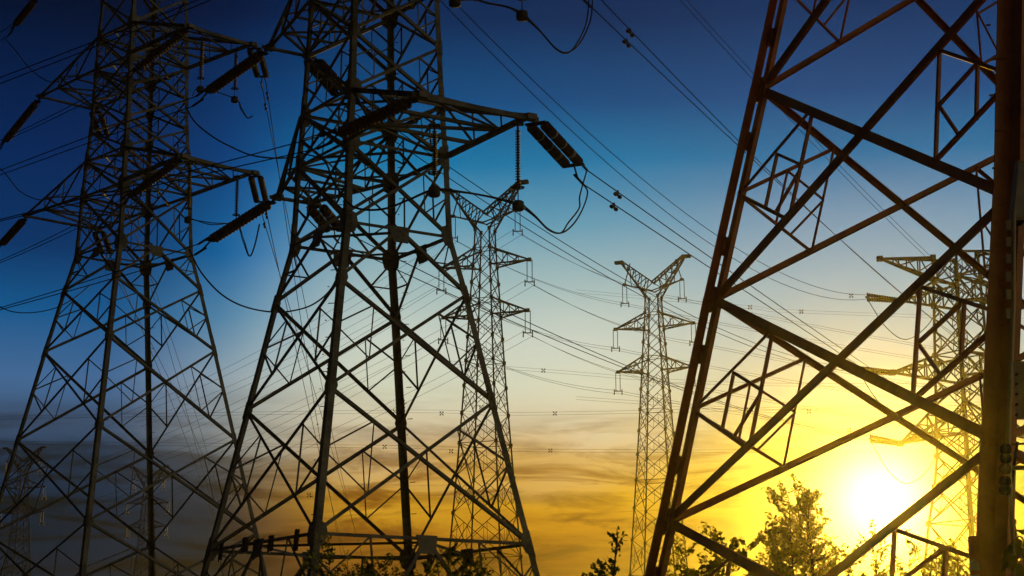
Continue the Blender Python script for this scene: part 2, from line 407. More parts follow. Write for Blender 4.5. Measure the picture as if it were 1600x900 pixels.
def arm(T, lb, lt, ka, kb, z, a, b1, b2, sgn, w, nseg=3):
    """box arm: bottom chords from legs ka, kb at lb, top chords at lt, end beam E1-E2"""
    th = T.yaw + (math.pi * .75 if sgn > 0 else -math.pi / 4)
    d = V((math.cos(th), math.sin(th), 0)); s = V((-math.sin(th), math.cos(th), 0))
    E1 = T.c + d * a + s * b1 + V((0, 0, z)); E2 = T.c + d * a + s * b2 + V((0, 0, z))
    if (lb[ka] - E1).length + (lb[kb] - E2).length > (lb[ka] - E2).length + (lb[kb] - E1).length: E1_, E2_ = E2, E1
    else: E1_, E2_ = E1, E2
    m = MB(); up = V((0, 0, 1))
    pairs = ((ka, E1_), (kb, E2_))
    for k, E_ in pairs:
        m.angle(lb[k], E_, -up, w, w * .11); m.angle(lt[k], E_ + up * .1, up, w, w * .11)
    m.angle(E1 - s * .25 * (1 if b1 < b2 else -1), E2 + s * .25 * (1 if b1 < b2 else -1), d, w * .95, w * .12)
    for E_ in (E1, E2):
        m.box(E_ + up * .02, d * .11, s * .13, up * .07)
    cr = T.part(m, 'cross_arm')
    def sub(p, q, n, ww):
        mb = MB(); mb.angle(p, q, n, ww, ww * .12); T.part(mb, 'arm_brace', cr)
    B = [[lb[k].lerp(E_, i / nseg) for i in range(nseg + 1)] for k, E_ in pairs]
    Tp = [[lt[k].lerp(E_ + up * .1, i / nseg) for i in range(nseg + 1)] for k, E_ in pairs]
    for i in range(1, nseg): sub(B[0][i], B[1][i], -up, w * .7)
    for i in range(nseg):
        (sub(B[0][i], B[1][i + 1], -up, w * .62) if i % 2 else sub(B[1][i], B[0][i + 1], -up, w * .62))
        (sub(Tp[0][i], Tp[1][i + 1], up, w * .5) if i % 2 else sub(Tp[1][i], Tp[0][i + 1], up, w * .5))
    for j, sn in ((0, 1), (1, -1)):
        nn = (B[j][1] - B[j][0]).cross(up).normalized()
        for i in range(1, nseg): sub(B[j][i], Tp[j][i], nn, w * .42)
        for i in range(nseg - 1): sub(Tp[j][i], B[j][i + 1], nn, w * .42)
    return E1, E2

ze = lambda L: [(z + EYE, r) for z, r in L]
# ---- the tall pylon in the middle
CT = Tower('lattice_pylon', 'large dark lattice pylon in the middle of the picture with long box arms above', -3.5735, 45, 2.936634, STEEL)
CL = [(0, 5.42)] + ze([(3.62, 4.11), (7.104, 3.211), (9.823, 2.536), (11.297, 2.117), (13.369, 2.019), (14.752, 1.91), (16.33, 1.83), (17.9, 1.75), (19.35, 1.66), (21.0, 1.5), (22.6, 1.35), (24.0, 1.25), (27.0, .3)])
cn = big_tower(CT, CL, (.17, .082, .04), patt=['V', 'X', 'X', 'K', 'X', 'X', 'X', 'X', 'X', 'X', 'X', 'X', 'X'], hor=(1, 4, 5, 6, 8, 9, 11, 12), gus=.34, visible_top=9)
c_rl = arm(CT, cn[5], cn[6], 1, 2, 13.4 + EYE, 5.19, 1.405, -1.56, 1, .12)
c_ll = arm(CT, cn[5], cn[6], 3, 0, 13.4 + EYE, 4.44, .47, -.61, -1, .11)
c_lu = arm(CT, cn[8], cn[9], 3, 0, 17.9 + EYE, 5.05, .54, -.67, -1, .11)
c_ru = arm(CT, cn[8], cn[9], 1, 2, 17.9 + EYE, 5.19, 1.4, -1.56, 1, .12)
c_lt = arm(CT, cn[11], cn[12], 3, 0, 22.5 + EYE, 4.6, .5, -.6, -1, .13)
c_rt = arm(CT, cn[11], cn[12], 1, 2, 22.5 + EYE, 4.6, .9, -.9, 1, .13)
CT.flush()
# ---- the pylon on the left
LT = Tower('lattice_pylon', 'dark lattice pylon standing at the left edge of the picture, arms pointing both ways', -14.8492, 70, 3.114813, STEEL)
LL = [(0, 7.15)] + ze([(2.5, 6.12), (6.174, 5.181), (9.769, 4.265), (13.233, 3.378), (15.634, 2.746), (17.066, 2.329), (19.434, 2.216), (20.895, 2.113), (22.154, 1.99), (23.432, 1.93), (24.717, 1.9), (26.1, 1.85), (27.7, 1.75), (30.0, 1.6), (31.4, 1.5), (35.5, .3)])
ln_ = big_tower(LT, LL, (.18, .09, .044), patt=['V', 'X', 'X', 'X', 'X', 'K', 'X', 'X', 'X', 'X', 'X', 'X', 'X', 'X', 'X', 'X'], hor=(1, 6, 7, 8, 11, 12, 14, 15), gus=.38, visible_top=12)
l_rl = arm(LT, ln_[7], ln_[8], 1, 2, 19.4 + EYE, 6.0, 1.423, -1.747, 1, .12)
l_ru = arm(LT, ln_[11], ln_[12], 1, 2, 24.7 + EYE, 5.46, 1.56, -1.31, 1, .12)
l_ll = arm(LT, ln_[7], ln_[8], 3, 0, 19.4 + EYE, 5.47, 1.747, -1.57, -1, .12)
l_lu = arm(LT, ln_[11], ln_[12], 3, 0, 24.8 + EYE, 5.97, 1.13, -1.44, -1, .12)
l_lt = arm(LT, ln_[14], ln_[15], 3, 0, 30.0 + EYE, 5.2, 1.0, -1.0, -1, .15)
l_rt = arm(LT, ln_[14], ln_[15], 1, 2, 30.0 + EYE, 5.2, 1.0, -1.0, 1, .15)
LT.flush()
# ---- the near pylon on the right
RT = Tower('lattice_pylon', 'huge brown pylon close at the right, lower body only, with double angle legs', 6.4435, 22, 2.785149, GLARE_BROWN)
RL = [(0, 5.75)] + ze([(-.55, 5.47), (2.241, 4.778), (5.031, 4.072), (7.884, 3.359), (10.7, 2.66), (13.2, 2.05), (15.0, 1.9), (17.5, 1.8), (20, 1.7)])
RL[0] = (0, 5.74)
fx = {}
for (i, k), (u, v) in {(2, 0): (1042, 815), (3, 0): (1114, 468), (4, 0): (1187, 140), (2, 1): (1560, 690), (3, 1): (1577, 306), (4, 1): (1583, -62), (1, 1): (1546, 1090), (5, 1): (1588, -420)}.items():
    z, r = RL[i]; P = RT.node(k, z, r); fx[(i, k)] = at(u, v, P.y)
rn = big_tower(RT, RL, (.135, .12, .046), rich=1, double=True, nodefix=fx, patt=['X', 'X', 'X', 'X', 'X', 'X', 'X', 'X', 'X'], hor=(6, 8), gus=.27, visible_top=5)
RT.flush()

# ------------------------------------------------------------------ distant pylons
def far_body(T, lv, wl, wb, sub=True):
    nd = [[T.node(k, z, r) for k in range(4)] for z, r in lv]
    for k in range(4):
        m = MB()
        for i in range(len(lv) - 1): m.bar(nd[i][k], nd[i + 1][k], wl)
        for i in range(1, len(lv)): m.bar(nd[i][k] - V((0, 0, wl)), nd[i][k] + V((0, 0, wl)), wl * 2.1)
        T.part(m, 'leg')
    for k in range(4):
        m = MB(); k2 = (k + 1) % 4
        for i in range(len(lv) - 1):
            a, b, c, d = nd[i][k], nd[i][k2], nd[i + 1][k], nd[i + 1][k2]
            m.bar(a, d, wb); m.bar(b, c, wb)
            if sub and (b - a).length > 2.2:
                x = a.lerp(d, (b - a).length / ((b - a).length + (d - c).length))
                for lo_, hi in ((a, c), (b, d)):
                    mm = lo_.lerp(hi, .5)
                    for e in (lo_, hi): m.bar(mm, e.lerp(x, .5), wb * .7)
                    m.bar(lo_.lerp(x, .5), hi.lerp(x, .5), wb * .6)
            if i % 3 == 0 and i: m.bar(a, b, wb)
        T.part(m, 'face_lattice')
    return nd
def far_arm(T, P4, tip, w, n=3, name='cross_arm'):
    m = MB()
    for p in P4: m.bar(p, tip, w)
    for i in range(1, n):
        q = [p.lerp(tip, i / n) for p in P4]; h = [p.lerp(tip, (i - 1) / n) for p in P4]
        for j in range(4): m.bar(q[j], q[(j + 1) % 4], w * .6); m.bar(h[j], q[(j + 1) % 4], w * .6)
    m.box(tip, V((w * 1.4, 0, 0)), V((0, w * 1.4, 0)), V((0, 0, w * 1.2)))
    T.part(m, name)

def fork_tower(name, label, x, y, yaw, group):
    """suspension pylon with a forked top; arms run along the axis yaw+45deg"""
    T = Tower(name, label, x, y, yaw, FARSTEEL, group)
    zw = 42.0
    lv = [(0, 4.6), (5, 4.1), (9.5, 3.66), (13.5, 3.28), (17, 2.95), (20.2, 2.65), (23, 2.4), (25.6, 2.17), (28, 1.97), (30.2, 1.8), (32.3, 1.65), (34.2, 1.5), (35.7, 1.4), (37.2, 1.28), (38.7, 1.15), (40.3, 1.03), (zw, .95)]
    nd = far_body(T, lv, .14, .055)
    A = yaw + math.pi / 4; d = V((math.cos(A), math.sin(A), 0)); s = V((-math.sin(A), math.cos(A), 0))
    c = T.c; tips = []
    for sg in (1, -1):
        for zb, i0, a in ((34.2, 11, 4.0), (38.7, 14, 4.2)):
            ks = (0, 1) if sg > 0 else (2, 3)
            P = [nd[i0][ks[0]], nd[i0][ks[1]], nd[i0 + 1][ks[1]], nd[i0 + 1][ks[0]]]
            tip = c + d * a * sg + V((0, 0, lv[i0][0] + .25)); far_arm(T, P, tip, .12); tips.append(tip)
        # the fork: two lattice horns
        ks = (0, 1) if sg > 0 else (2, 3)
        base = [nd[16][ks[0]], nd[16][ks[1]]]; inner = [c - d * .1 * sg + s * .45 + V((0, 0, zw + .6)), c - d * .1 * sg - s * .45 + V((0, 0, zw + .6))]
        top = c + d * 3.35 * sg + V((0, 0, 45.8))
        m = MB(); P = [base[0], base[1], inner[1] + V((0, 0, .9)), inner[0] + V((0, 0, .9))]
        E_ = [top + s * .2, top - s * .2, top - s * .2 + V((0, 0, .35)), top + s * .2 + V((0, 0, .35))]
        n = 5
        for p, e in zip(P, E_): m.bar(p, e, .13)
        for i in range(n):
            q0 = [p.lerp(e, i / n) for p, e in zip(P, E_)]; q1 = [p.lerp(e, (i + 1) / n) for p, e in zip(P, E_)]
            for j in range(4): m.bar(q0[j], q1[(j + 1) % 4], .075); m.bar(q1[j], q1[(j + 1) % 4], .075)
        m.box(top + V((0, 0, .2)) + d * sg * .3, d * .45, s * .22, V((0, 0, .16)))
        T.part(m, 'fork_horn')
        # beam carrying the upper conductors below the horn
        bt = c + d * 3.1 * sg + V((0, 0, 43.6)); m = MB()
        m.bar(inner[0], bt, .1); m.bar(inner[1], bt, .1); m.bar(bt, top - d * .9 * sg, .09)
        for i in (1, 2, 3):
            m.bar(inner[0].lerp(bt, i / 4), inner[1].lerp(bt, i / 4), .07)
            m.bar(inner[0].lerp(bt, i / 4), P[0].lerp(E_[0], .15 + .18 * i), .07)
        m.box(bt, d * .18, s * .12, V((0, 0, .12)))
        T.part(m, 'fork_beam'); tips.append(bt)
    return T, tips
def copy_tree(o, parent=None):
    c = o.copy(); COL.objects.link(c)
    if parent: c.parent = parent
    for ch in o.children: copy_tree(ch, c)
    return c
def axpos(u, v, Y): p = at(u, v, Y); return p.x
FG = 'fork topped pylons in the distance'
FYAW = R(158)
f1x = axpos(1022, 520, 185)
FT, ftips = fork_tower('lattice_pylon', 'thin fork topped distant pylon in the open sky just left of the brown near pylon', f1x, 185, FYAW - math.pi / 4, FG)
def place_far(u, v, Y, label, dyaw=0):
    o = copy_tree(FT.root); o.location = (axpos(u, v, Y), Y, 0); o.rotation_euler = (0, 0, dyaw); tag(o, label)
    M = Matrix.Translation(o.location) @ Matrix.Rotation(dyaw, 4, 'Z')
    return [M @ (t - FT.c) for t in ftips]
t750 = place_far(758, 480, 157, 'fork topped distant pylon half hidden behind the right leg of the large middle pylon')
t40 = place_far(34, 780, 328, 'tiny faint fork topped pylon low behind the left leg of the left pylon', R(12))
t220 = place_far(231, 790, 356, 'tiny faint fork topped pylon low behind the back leg of the left pylon', R(8))

# strain pylon beyond the brown one
ST = Tower('lattice_pylon', 'distant strain pylon with flat top arms, seen through the brown near pylon beside the sun', axpos(1502, 560, 130), 130, R(168), FARSTEEL)
SL = [(0, 4.6), (5.0, 4.05), (9.6, 3.5), (13.6, 2.9), (16.2, 2.35), (18.4, 2.08)]
z = 18.4
while z < 32.6: z += 1.82; SL.append((z, 2.08 - (z - 18.4) * .034))
sn = far_body(ST, SL, .17, .08)
def sarm(zb, a, sg):
    i0 = min(range(len(SL) - 1), key=lambda i: abs(SL[i][0] - zb))
    A = ST.yaw + math.pi * .75; d = V((math.cos(A), math.sin(A), 0))
    A2 = R(168); dd = V((math.cos(A2), math.sin(A2), 0)) if sg > 0 else -V((math.cos(A2), math.sin(A2), 0))
    ks = (3, 0) if sg > 0 else (1, 2)
    tip = ST.c + dd * a + V((0, 0, zb))
    P = [sn[i0][ks[0]], sn[i0][ks[1]], sn[i0 + 1][ks[1]], sn[i0 + 1][ks[0]]]
    far_arm(ST, P, tip, .16, 4); return tip
def zat(v, Y): return at(1450, v, Y).z
s_tips = {}
for nm, v, a in (('a', 466, 4.0), ('b', 578, 4.9), ('c', 690, 4.6)):
    s_tips[nm] = sarm(zat(v, 130), a, 1); s_tips[nm + 'r'] = sarm(zat(v, 130), a, -1)
# top earth-wire arms
zt = SL[-1][0]
for sg in (1, -1):
    A2 = R(168); dd = V((math.cos(A2), math.sin(A2), 0)) * sg
    ks = (3, 0) if sg > 0 else (1, 2)
    tip = ST.c + dd * 5.4 + V((0, 0, zt + .1))
    P = [sn[-2][ks[0]], sn[-2][ks[1]], sn[-1][ks[1]], sn[-1][ks[0]]]
    far_arm(ST, P, tip, .15, 4, 'earth_wire_arm'); s_tips['t' + ('l' if sg > 0 else 'r')] = tip

# ------------------------------------------------------------------ insulators
def disc_profile(n, r, core):
    pr = [(0, core)]
    for i in range(n):
        t0 = .02 + .96 * i / n; h = .96 / n
        pr += [(t0 + h * .1, core), (t0 + h * .36, core * 1.4), (t0 + h * .52, r * .8), (t0 + h * .6, r), (t0 + h * .68, r), (t0 + h * .72, r * .5), (t0 + h * .76, core)]
    return pr + [(1, core)]
def tension_set(label, A, B, group, r=.135, n=24, gap=.38, bands=True, kseg=12, single=False):
    """double tension string from arm point A to conductor clamp B"""
    root = empty('tension_insulator', A, label, 'insulator', group)
    a = (B - A).normalized(); L = (B - A).length
    side = a.cross(V((0, 0, 1))).normalized()
    if abs(a.x) > .8: side = (side + V((0, 0, .35))).normalized()
    upv = side.cross(a).normalized()
    off = A
    s0, s1 = A + a * min(.3, L * .12), B - a * min(.35, L * .13)
    m = MB(); m.bar(A, s0, .05); m.build('link', IRON, root, off=off)
    gp = gap if not single else 0
    for nm, c in (('yoke_plate', s0), ('yoke_plate', s1)):
        m = MB(); m.box(c, side * (gp / 2 + .09), a * .07, upv * .012); m.build(nm, IRON, root, off=off)
    for sg in ((1, -1) if not single else (0,)):
        p, q = s0 + side * gp / 2 * sg + a * .06, s1 + side * gp / 2 * sg - a * .06
        m = MB(); m.lathe(p, q, disc_profile(n, r, .035), kseg); o = m.build('insulator_string', PORC, root, True, off=off)
        if bands:
            for t in (.25, .5, .75):
                c = p.lerp(q, t); mb = MB(); mb.lathe(c - a * .03, c + a * .03, [(0, r * .8), (.2, r * 1.04), (.8, r * 1.04), (1, r * .8)], kseg)
                mb.build('pale_disc', CAPS, o, off=off)
    cl = []
    for sg in (1, -1):
        c = B + V((0, 0, .17 * sg)) + side * .06 * sg
        m = MB(); m.bar(s1, c, .035); m.tube([c - a * .2, c + a * .32], .035, 6); m.build('wire_clamp', IRON, root, off=off); cl.append(c + a * .3)
    return cl
def hang_set(label, A, B, group, r=.07, n=22, weight=True):
    root = empty('suspension_insulator', A, label, 'insulator', group); a = (B - A).normalized(); L = (B - A).length
    m = MB(); m.bar(A + V((0, 0, .08)), A - V((0, 0, .12)), .05); m.box(A, V((.14, 0, 0)), V((0, .05, 0)), V((0, 0, .03))); m.build('hanger', IRON, root, off=A)
    q = B - a * (.34 if weight else .1)
    m = MB(); m.lathe(A - V((0, 0, .1)), q, disc_profile(n, r, .026), 10); m.build('insulator_string', PORC, root, True, off=A)
    m = MB(); pts = [q - a * .06 + V((math.cos(i * math.pi / 8) * .14, math.sin(i * math.pi / 8) * .14, 0)) for i in range(17)]
    m.tube(pts, .016, 5, False); m.bar(q - a * .06 - V((.14, 0, 0)), q - a * .06 + V((.14, 0, 0)), .02); m.build('grading_ring', IRON, root, True, off=A)
    m = MB(); m.bar(q, B + V((0, 0, .05)), .025); m.build('clamp_rod', IRON, root, off=A)
    if weight:
        m = MB(); m.lathe(B + V((0, 0, .08)), B - V((0, 0, .16)), [(0, .09), (.1, .13), (.45, .145), (.5, .13), (.55, .145), (.9, .14), (1, .1)], 14); m.build('counterweight', IRON, root, True, off=A)
    return B

def wire_pts(p, q, sag, n=28):
    return [p.lerp(q, i / n) - V((0, 0, 4 * sag * (i / n) * (1 - i / n))) for i in range(n + 1)]
def fit_sag(p, q, via):
    """sag that carries the wire through a surveyed bearing"""
    lo_, hi = -6, 30
    for _ in range(40):
        s = (lo_ + hi) / 2; best = min((proj(x) for x in wire_pts(p, q, s, 80)), key=lambda e: abs(e[0] - via[0]))
        if best[1] < via[1]: lo_ = s
        else: hi = s
    return (lo_ + hi) / 2
WG = 'overhead conductors'
def wire(label, p, q, sag=0, via=None, r=.016, n=28, group=WG, name='overhead_wire', k=5):
    if via: sag = fit_sag(p, q, via)
    m = MB(); P = wire_pts(p, q, sag, n); m.tube(P, r, k)
    tag(m.build(name, WIRE, smooth=True), label, 'wire', group); return P
def loop(label, pts, r=.017, group='jumper loops'):
    m = MB(); m.tube(crom(pts, 12), r, 6); tag(m.build('jumper_wire', WIRE, smooth=True), label, 'wire', group)
def damper(label, P, a):
    root = empty('vibration_damper', P, label, 'wire damper', 'vibration dampers on the wires')
    m = MB(); m.box(P - V((0, 0, .03)), a * .03, a.cross(V((0, 0, 1))).normalized() * .03, V((0, 0, .07))); m.build('clamp', IRON, root, off=P)
    b = P - V((0, 0, .1)); m = MB(); m.tube([b - a * .22, b, b + a * .22], .012, 5); m.build('messenger_cable', IRON, root, off=P)
    for s in (1, -1):
        m = MB(); c = b + a * .2 * s; m.lathe(c - a * .075, c + a * .075, [(0, .03), (.2, .055), (.8, .055), (1, .03)], 8); m.build('weight', IRON, root, True, off=P)
def along(P, t):
    x = t * (len(P) - 1); i = min(int(x), len(P) - 2); return P[i].lerp(P[i + 1], x - i), (P[i + 1] - P[i]).normalized()

TG = 'tension insulators'; HG = 'suspension insulators holding the jumpers'
# right lower arm of the middle pylon, span to the strain pylon
e1, e2 = c_rl
def pick(E, right): return max(E, key=lambda p: proj(p)[0]) if right else min(E, key=lambda p: proj(p)[0])
tipR, tipG = pick(c_rl, True), pick(c_rl, False)
endR = at(906, 268, tipR.y + 2.45)
clR = tension_set('fat double insulator at the tip of the middle pylon\'s long right arm', tipR, endR, TG, .13, 26, .36)
def sins(nm, label, u, v):
    """insulator of the strain pylon on the near side, returns the wire end"""
    tip = s_tips[nm]; B = at(u, v, tip.y - 3.2)
    root = empty('tension_insulator', tip, label, 'insulator', TG); a = (B - tip).normalized()
    for sg in (1, -1):
        o = V((0, 0, .16 * sg)); m = MB(); m.lathe(tip + o * .4 + a * .3, B + o - a * .25, disc_profile(12, .15, .06), 8); m.build('insulator_string', PORC, root, True, off=tip)
    m = MB(); m.bar(tip, tip + a * .35, .12); m.build('link', IRON, root, off=tip); m = MB(); m.bar(B - a * .3, B, .12); m.box(B - a * .2, V((.05, 0, 0)), V((0, .05, 0)), V((0, 0, .32))); m.build('yoke_plate', IRON, root, off=tip)
    return B
sA = sins('a', 'brownish insulator at the top left arm of the distant strain pylon', 1353, 464)
sB = sins('b', 'brownish insulator at the middle left arm of the distant strain pylon', 1340, 578)
sC = sins('c', 'brownish insulator at the strain pylon\'s bottom left arm, just above the sun', 1358, 685)
for nm, B in (('a', sA), ('b', sB), ('c', sC)):
    tip = s_tips[nm]; q = tip + V((2.6, -1.2, -.4))
    lo_ = (B + q) / 2 - V((0, 0, 2.9))
    loop({'a': 'thin jumper loop under the top left arm of the distant strain pylon', 'b': 'thin jumper loop under the middle left arm of the distant strain pylon', 'c': 'thin jumper loop across the sun under the strain pylon\'s bottom left arm'}[nm], [B, B.lerp(lo_, .55) + V((-.15, 0, -.5)), lo_, q.lerp(lo_, .5) + V((.2, 0, -.4)), q], .03)
dz = V((0, 0, .2))
for i, (cl, nm) in enumerate(zip(clR, ('upper', 'lower'))):
    end = at(1480, 658, 128) + dz * (1 - 2 * i)
    P = wire(f'{nm} wire of the pair running right from the middle pylon\'s fat arm tip insulator', cl, end, via=(1100, 398 + 14 * i))
    P = wire_pts(cl, end, fit_sag(cl, end, (1100, 398 + 14 * i)), 200)
    c, a = along(P, .032); damper(f'small two lobed damper on the {nm} wire just right of the fat insulator', c, a)
# upper right arm (above the picture) and its span
tipU, tipUG = pick(c_ru, True), pick(c_ru, False)
endU = at(918, -8, tipU.y + 2.4)
clU = tension_set('fat double insulator on the topmost right arm of the middle pylon, above the picture', tipU, endU, TG, .13, 26, .36)
for i, (cl, nm) in enumerate(zip(clU, ('upper', 'lower'))):
    end = at(1520, 545, 128) + dz * (1 - 2 * i)
    via = (1229, 290 + 9 * i)
    wire(f'{nm} wire of the pair from the top edge centre to the brown pylon', cl, end, via=via)
    P = wire_pts(cl, end, fit_sag(cl, end, via), 200); c, a = along(P, .035)
    damper(f'small two lobed damper on the {nm} wire near the top edge beside the hanging loop', c, a)
# left arms of the middle pylon: spans to the right
for cE, uv, endp, via, lb, nm in ((c_lu, (541, 154), sB, (1000, 453), 'upper left', 'b'), (c_ll, (527, 364), sC, (970, 566), 'lower left', 'c')):
    A = max(cE, key=lambda p: p.y); A2 = min(cE, key=lambda p: p.y)
    B = at(uv[0], uv[1], A.y + 2.3)
    cl = tension_set(f'short foreshortened insulator inside the middle pylon under its {lb} arm', A, B, TG, .14, 22, .36)
    for i, c in enumerate(cl):
        wire(f'{("upper", "lower")[i]} wire of the pair leaving the middle pylon\'s {lb} arm to the right', c, endp + dz * (1 - 2 * i) * .8, via=(via[0], via[1] + 9 * i))
A = max(c_lt, key=lambda p: p.y); B = at(640, -60, A.y + 2.6)
for i in (0, 1):
    wire(f'{("upper", "lower")[i]} wire of the pair sloping right from the middle pylon\'s right leg top', B + dz * (1 - 2 * i), sA + dz * (1 - 2 * i) * .8, via=(1000, 277 + 22 * i - 0))
# spans from above the picture into the strain pylon's top
for i in (0, 1):
    wire(f'{("upper", "lower")[i]} thin wire of the pair reaching the flat top of the strain pylon', at(1010 - 10 * i, -70, 60), at(1540, 478 + 6 * i, 132), via=(1342, 287 + 12 * i), r=.014)
# left-going strings of the middle pylon
def leftspan(A, uv, dY, far, via, lab, wl, n=28):
    B = at(uv[0], uv[1], A.y + dY)
    cl = tension_set(lab, A, B, TG, .125, 17, .12, bands=False)
    for i, c in enumerate(cl):
        wire(f'{("upper", "lower")[i]} wire of the pair ' + wl, c, at(far[0], far[1] + 5 * i, far[2]), via=(via[0], via[1] + 8 * i))
    return B, cl
gB, gC = leftspan(tipG, (513, 216), 1.9, (-420, 440, 62), (200, 292), 'long ribbed insulator slanting across the middle pylon below its right arm', 'going left from the insulator crossing the middle pylon')
llT = min(c_ll, key=lambda p: proj(p)[0])
lB, lC = leftspan(llT, (318, 383), 2.2, (-380, 570, 72), (120, 444), 'long ribbed insulator in the sky between the two pylons, lower of the two', 'going left from the lower ribbed insulator between the two pylons')
luT = min(c_lu, key=lambda p: proj(p)[0])
uB, uC = leftspan(luT, (314, 151), 2.2, (-380, 415, 72), (147, 212), 'long ribbed insulator in the sky between the two pylons, upper of the two', 'going left from the upper ribbed insulator between the two pylons')
rtA = pick(c_ru, False)
for i in (0, 1):
    wire(f'{("upper", "lower")[i]} wire of the pair crossing the left pylon near the top edge', at(500, -80 + 8 * i, 43), at(-420, 265 + 10 * i, 62), via=(150, 62 + 9 * i))
# left pylon strings
def lset(A, uv, dY, lab, n=22):
    B = at(uv[0], uv[1], A.y + dY); return B, tension_set(lab, A, B, TG, .125, 17 if n > 22 else 18, .12 if n > 22 else .36, bands=False)
for E_, uv, nm in ((l_ru, (411, 126), 'upper'), (l_rl, (410, 321), 'lower')):
    tp = pick(E_, True); B, cl = lset(tp, uv, 3.0, f'stubby double insulator at the tip of the left pylon\'s {nm} right arm')
    for i, c in enumerate(cl):
        q = at(600 + 10 * i, 965, 330) if nm == 'upper' else at(585 + 10 * i, 975, 330)
        P = wire(f'{("upper", "lower")[i]} thin steep wire below the stubby insulator of the left pylon\'s {nm} right arm', c, q, via=((452 + 8 * i, 400) if nm == 'upper' else (452 + 6 * i, 500)), r=.017, n=60)
        P = wire_pts(c, q, fit_sag(c, q, ((452 + 8 * i, 400) if nm == 'upper' else (452 + 6 * i, 500))), 400); cc, a = along(P, .006 if i else .004)
        damper(f'tiny damper on the {("upper", "lower")[i]} wire below the left pylon\'s {nm} stubby insulator', cc, a)
for E_, uv, nm in ((l_lu, (163, 215), 'upper'), (l_ll, (168, 400), 'lower')):
    tp = max(E_, key=lambda p: proj(p)[0]); B, cl = lset(tp, uv, 3.0, f'stubby double insulator inside the left pylon\'s left legs, {nm} one')
    for i, c in enumerate(cl):
        wire(f'{("upper", "lower")[i]} thin wire dropping away through the left pylon from its {nm} inner insulator', c, at(372 + 12 * i, 960, 330), via=((255 + 8 * i, 520) if nm == 'upper' else (238 + 8 * i, 560)), r=.017, n=60)
for E_, uv, nm, far, via in ((l_ru, (203, 117), 'upper', (-380, 330, 90), (60, 190)), (l_rl, (196, 312), 'lower', (-380, 500, 90), (60, 378))):
    A = pick(E_, False); B, cl = lset(A, uv, 2.0, f'long ribbed insulator slanting across the left pylon below its {nm} right arm', 28)
    for i, c in enumerate(cl): wire(f'{("upper", "lower")[i]} wire of the pair going left from the left pylon\'s {nm} crossing insulator', c, at(far[0], far[1] + 5 * i, far[2]), via=(via[0], via[1] + 7 * i))
for E_, uv, nm, far in ((l_lu, (2, 228), 'upper', (-300, 470, 88)), (l_ll, (-3, 388), 'lower', (-300, 580, 88))):
    A = pick(E_, False); B, cl = lset(A, uv, 2.0, f'ribbed insulator at the left edge below the left pylon\'s {nm} left arm', 28)
    for i, c in enumerate(cl): wire(f'{("upper", "lower")[i]} wire beyond the left edge insulator of the left pylon\'s {nm} left arm', c, at(far[0], far[1] + 6 * i, far[2]), 0)
A = pick(l_lt, False); B = at(20, 44, A.y + 1.5)
tension_set('ribbed insulator in the top left corner of the picture', at(58, -4, B.y - 1.2), B, TG, .125, 17, .12, bands=False)
for i in (0, 1): wire(f'{("upper", "lower")[i]} wire from the top left corner insulator out of the left edge', B + dz * (1 - 2 * i), at(-300, 250 + 8 * i, 90), 0)
loop('thin jumper curve sagging under the top left corner insulator', [at(8, 60, B.y), at(25, 80, 68.5), at(42, 102, 68.5), at(62, 120, 68.5), at(85, 128, 69), at(120, 118, 70)], .02)
loop('thin jumper curve at the left edge beside the left pylon\'s lower left arm', [at(-20, 250, 68), at(5, 268, 68.5), at(28, 296, 69), at(48, 308, 70), at(70, 312, 70), at(105, 300, 71)], .02)
loop('thin jumper curve low at the left edge below the left pylon\'s waist', [at(-10, 475, 68), at(20, 487, 68.5), at(55, 488, 69), at(90, 480, 70), at(118, 464, 71), at(140, 446, 72)], .02)

# hanging jumper insulators
def hang(u, v0, v1, Y, lab, **k): A = at(u, v0, Y); return hang_set(lab, A, V((A.x, A.y, at(u, v1, Y).z)), HG, **k)
h1 = hang(809, 194, 319, tipR.y - .35, 'thin hanging insulator with round weight below the middle pylon\'s long arm tip')
h2 = hang(679, 196, 297, tipG.y + .6, 'thin hanging insulator with round weight at the middle pylon\'s right leg')
h3 = hang(815, -110, 22, tipU.y - .3, 'hanging insulator with round weight at the top edge, right of the middle pylon')
h4 = hang(711, -110, 0, tipUG.y + .5, 'hanging insulator whose weight just shows at the top edge beside the middle pylon')
lr = pick(l_ru, True); lg = pick(l_ru, False)
h5 = hang(369, 78, 154, lr.y - .5, 'hanging insulator outermost under the left pylon\'s upper right arm', r=.08)
h6 = hang(316, 60, 138, lg.y + .9, 'hanging insulator halfway under the left pylon\'s upper right arm', r=.08)
h7 = hang(371, 276, 352, lr.y - .5, 'hanging insulator outermost under the left pylon\'s lower right arm', r=.08)
h8 = hang(297, 256, 342, lg.y + .9, 'hanging insulator beside the right leg under the left pylon\'s lower right arm', r=.08)
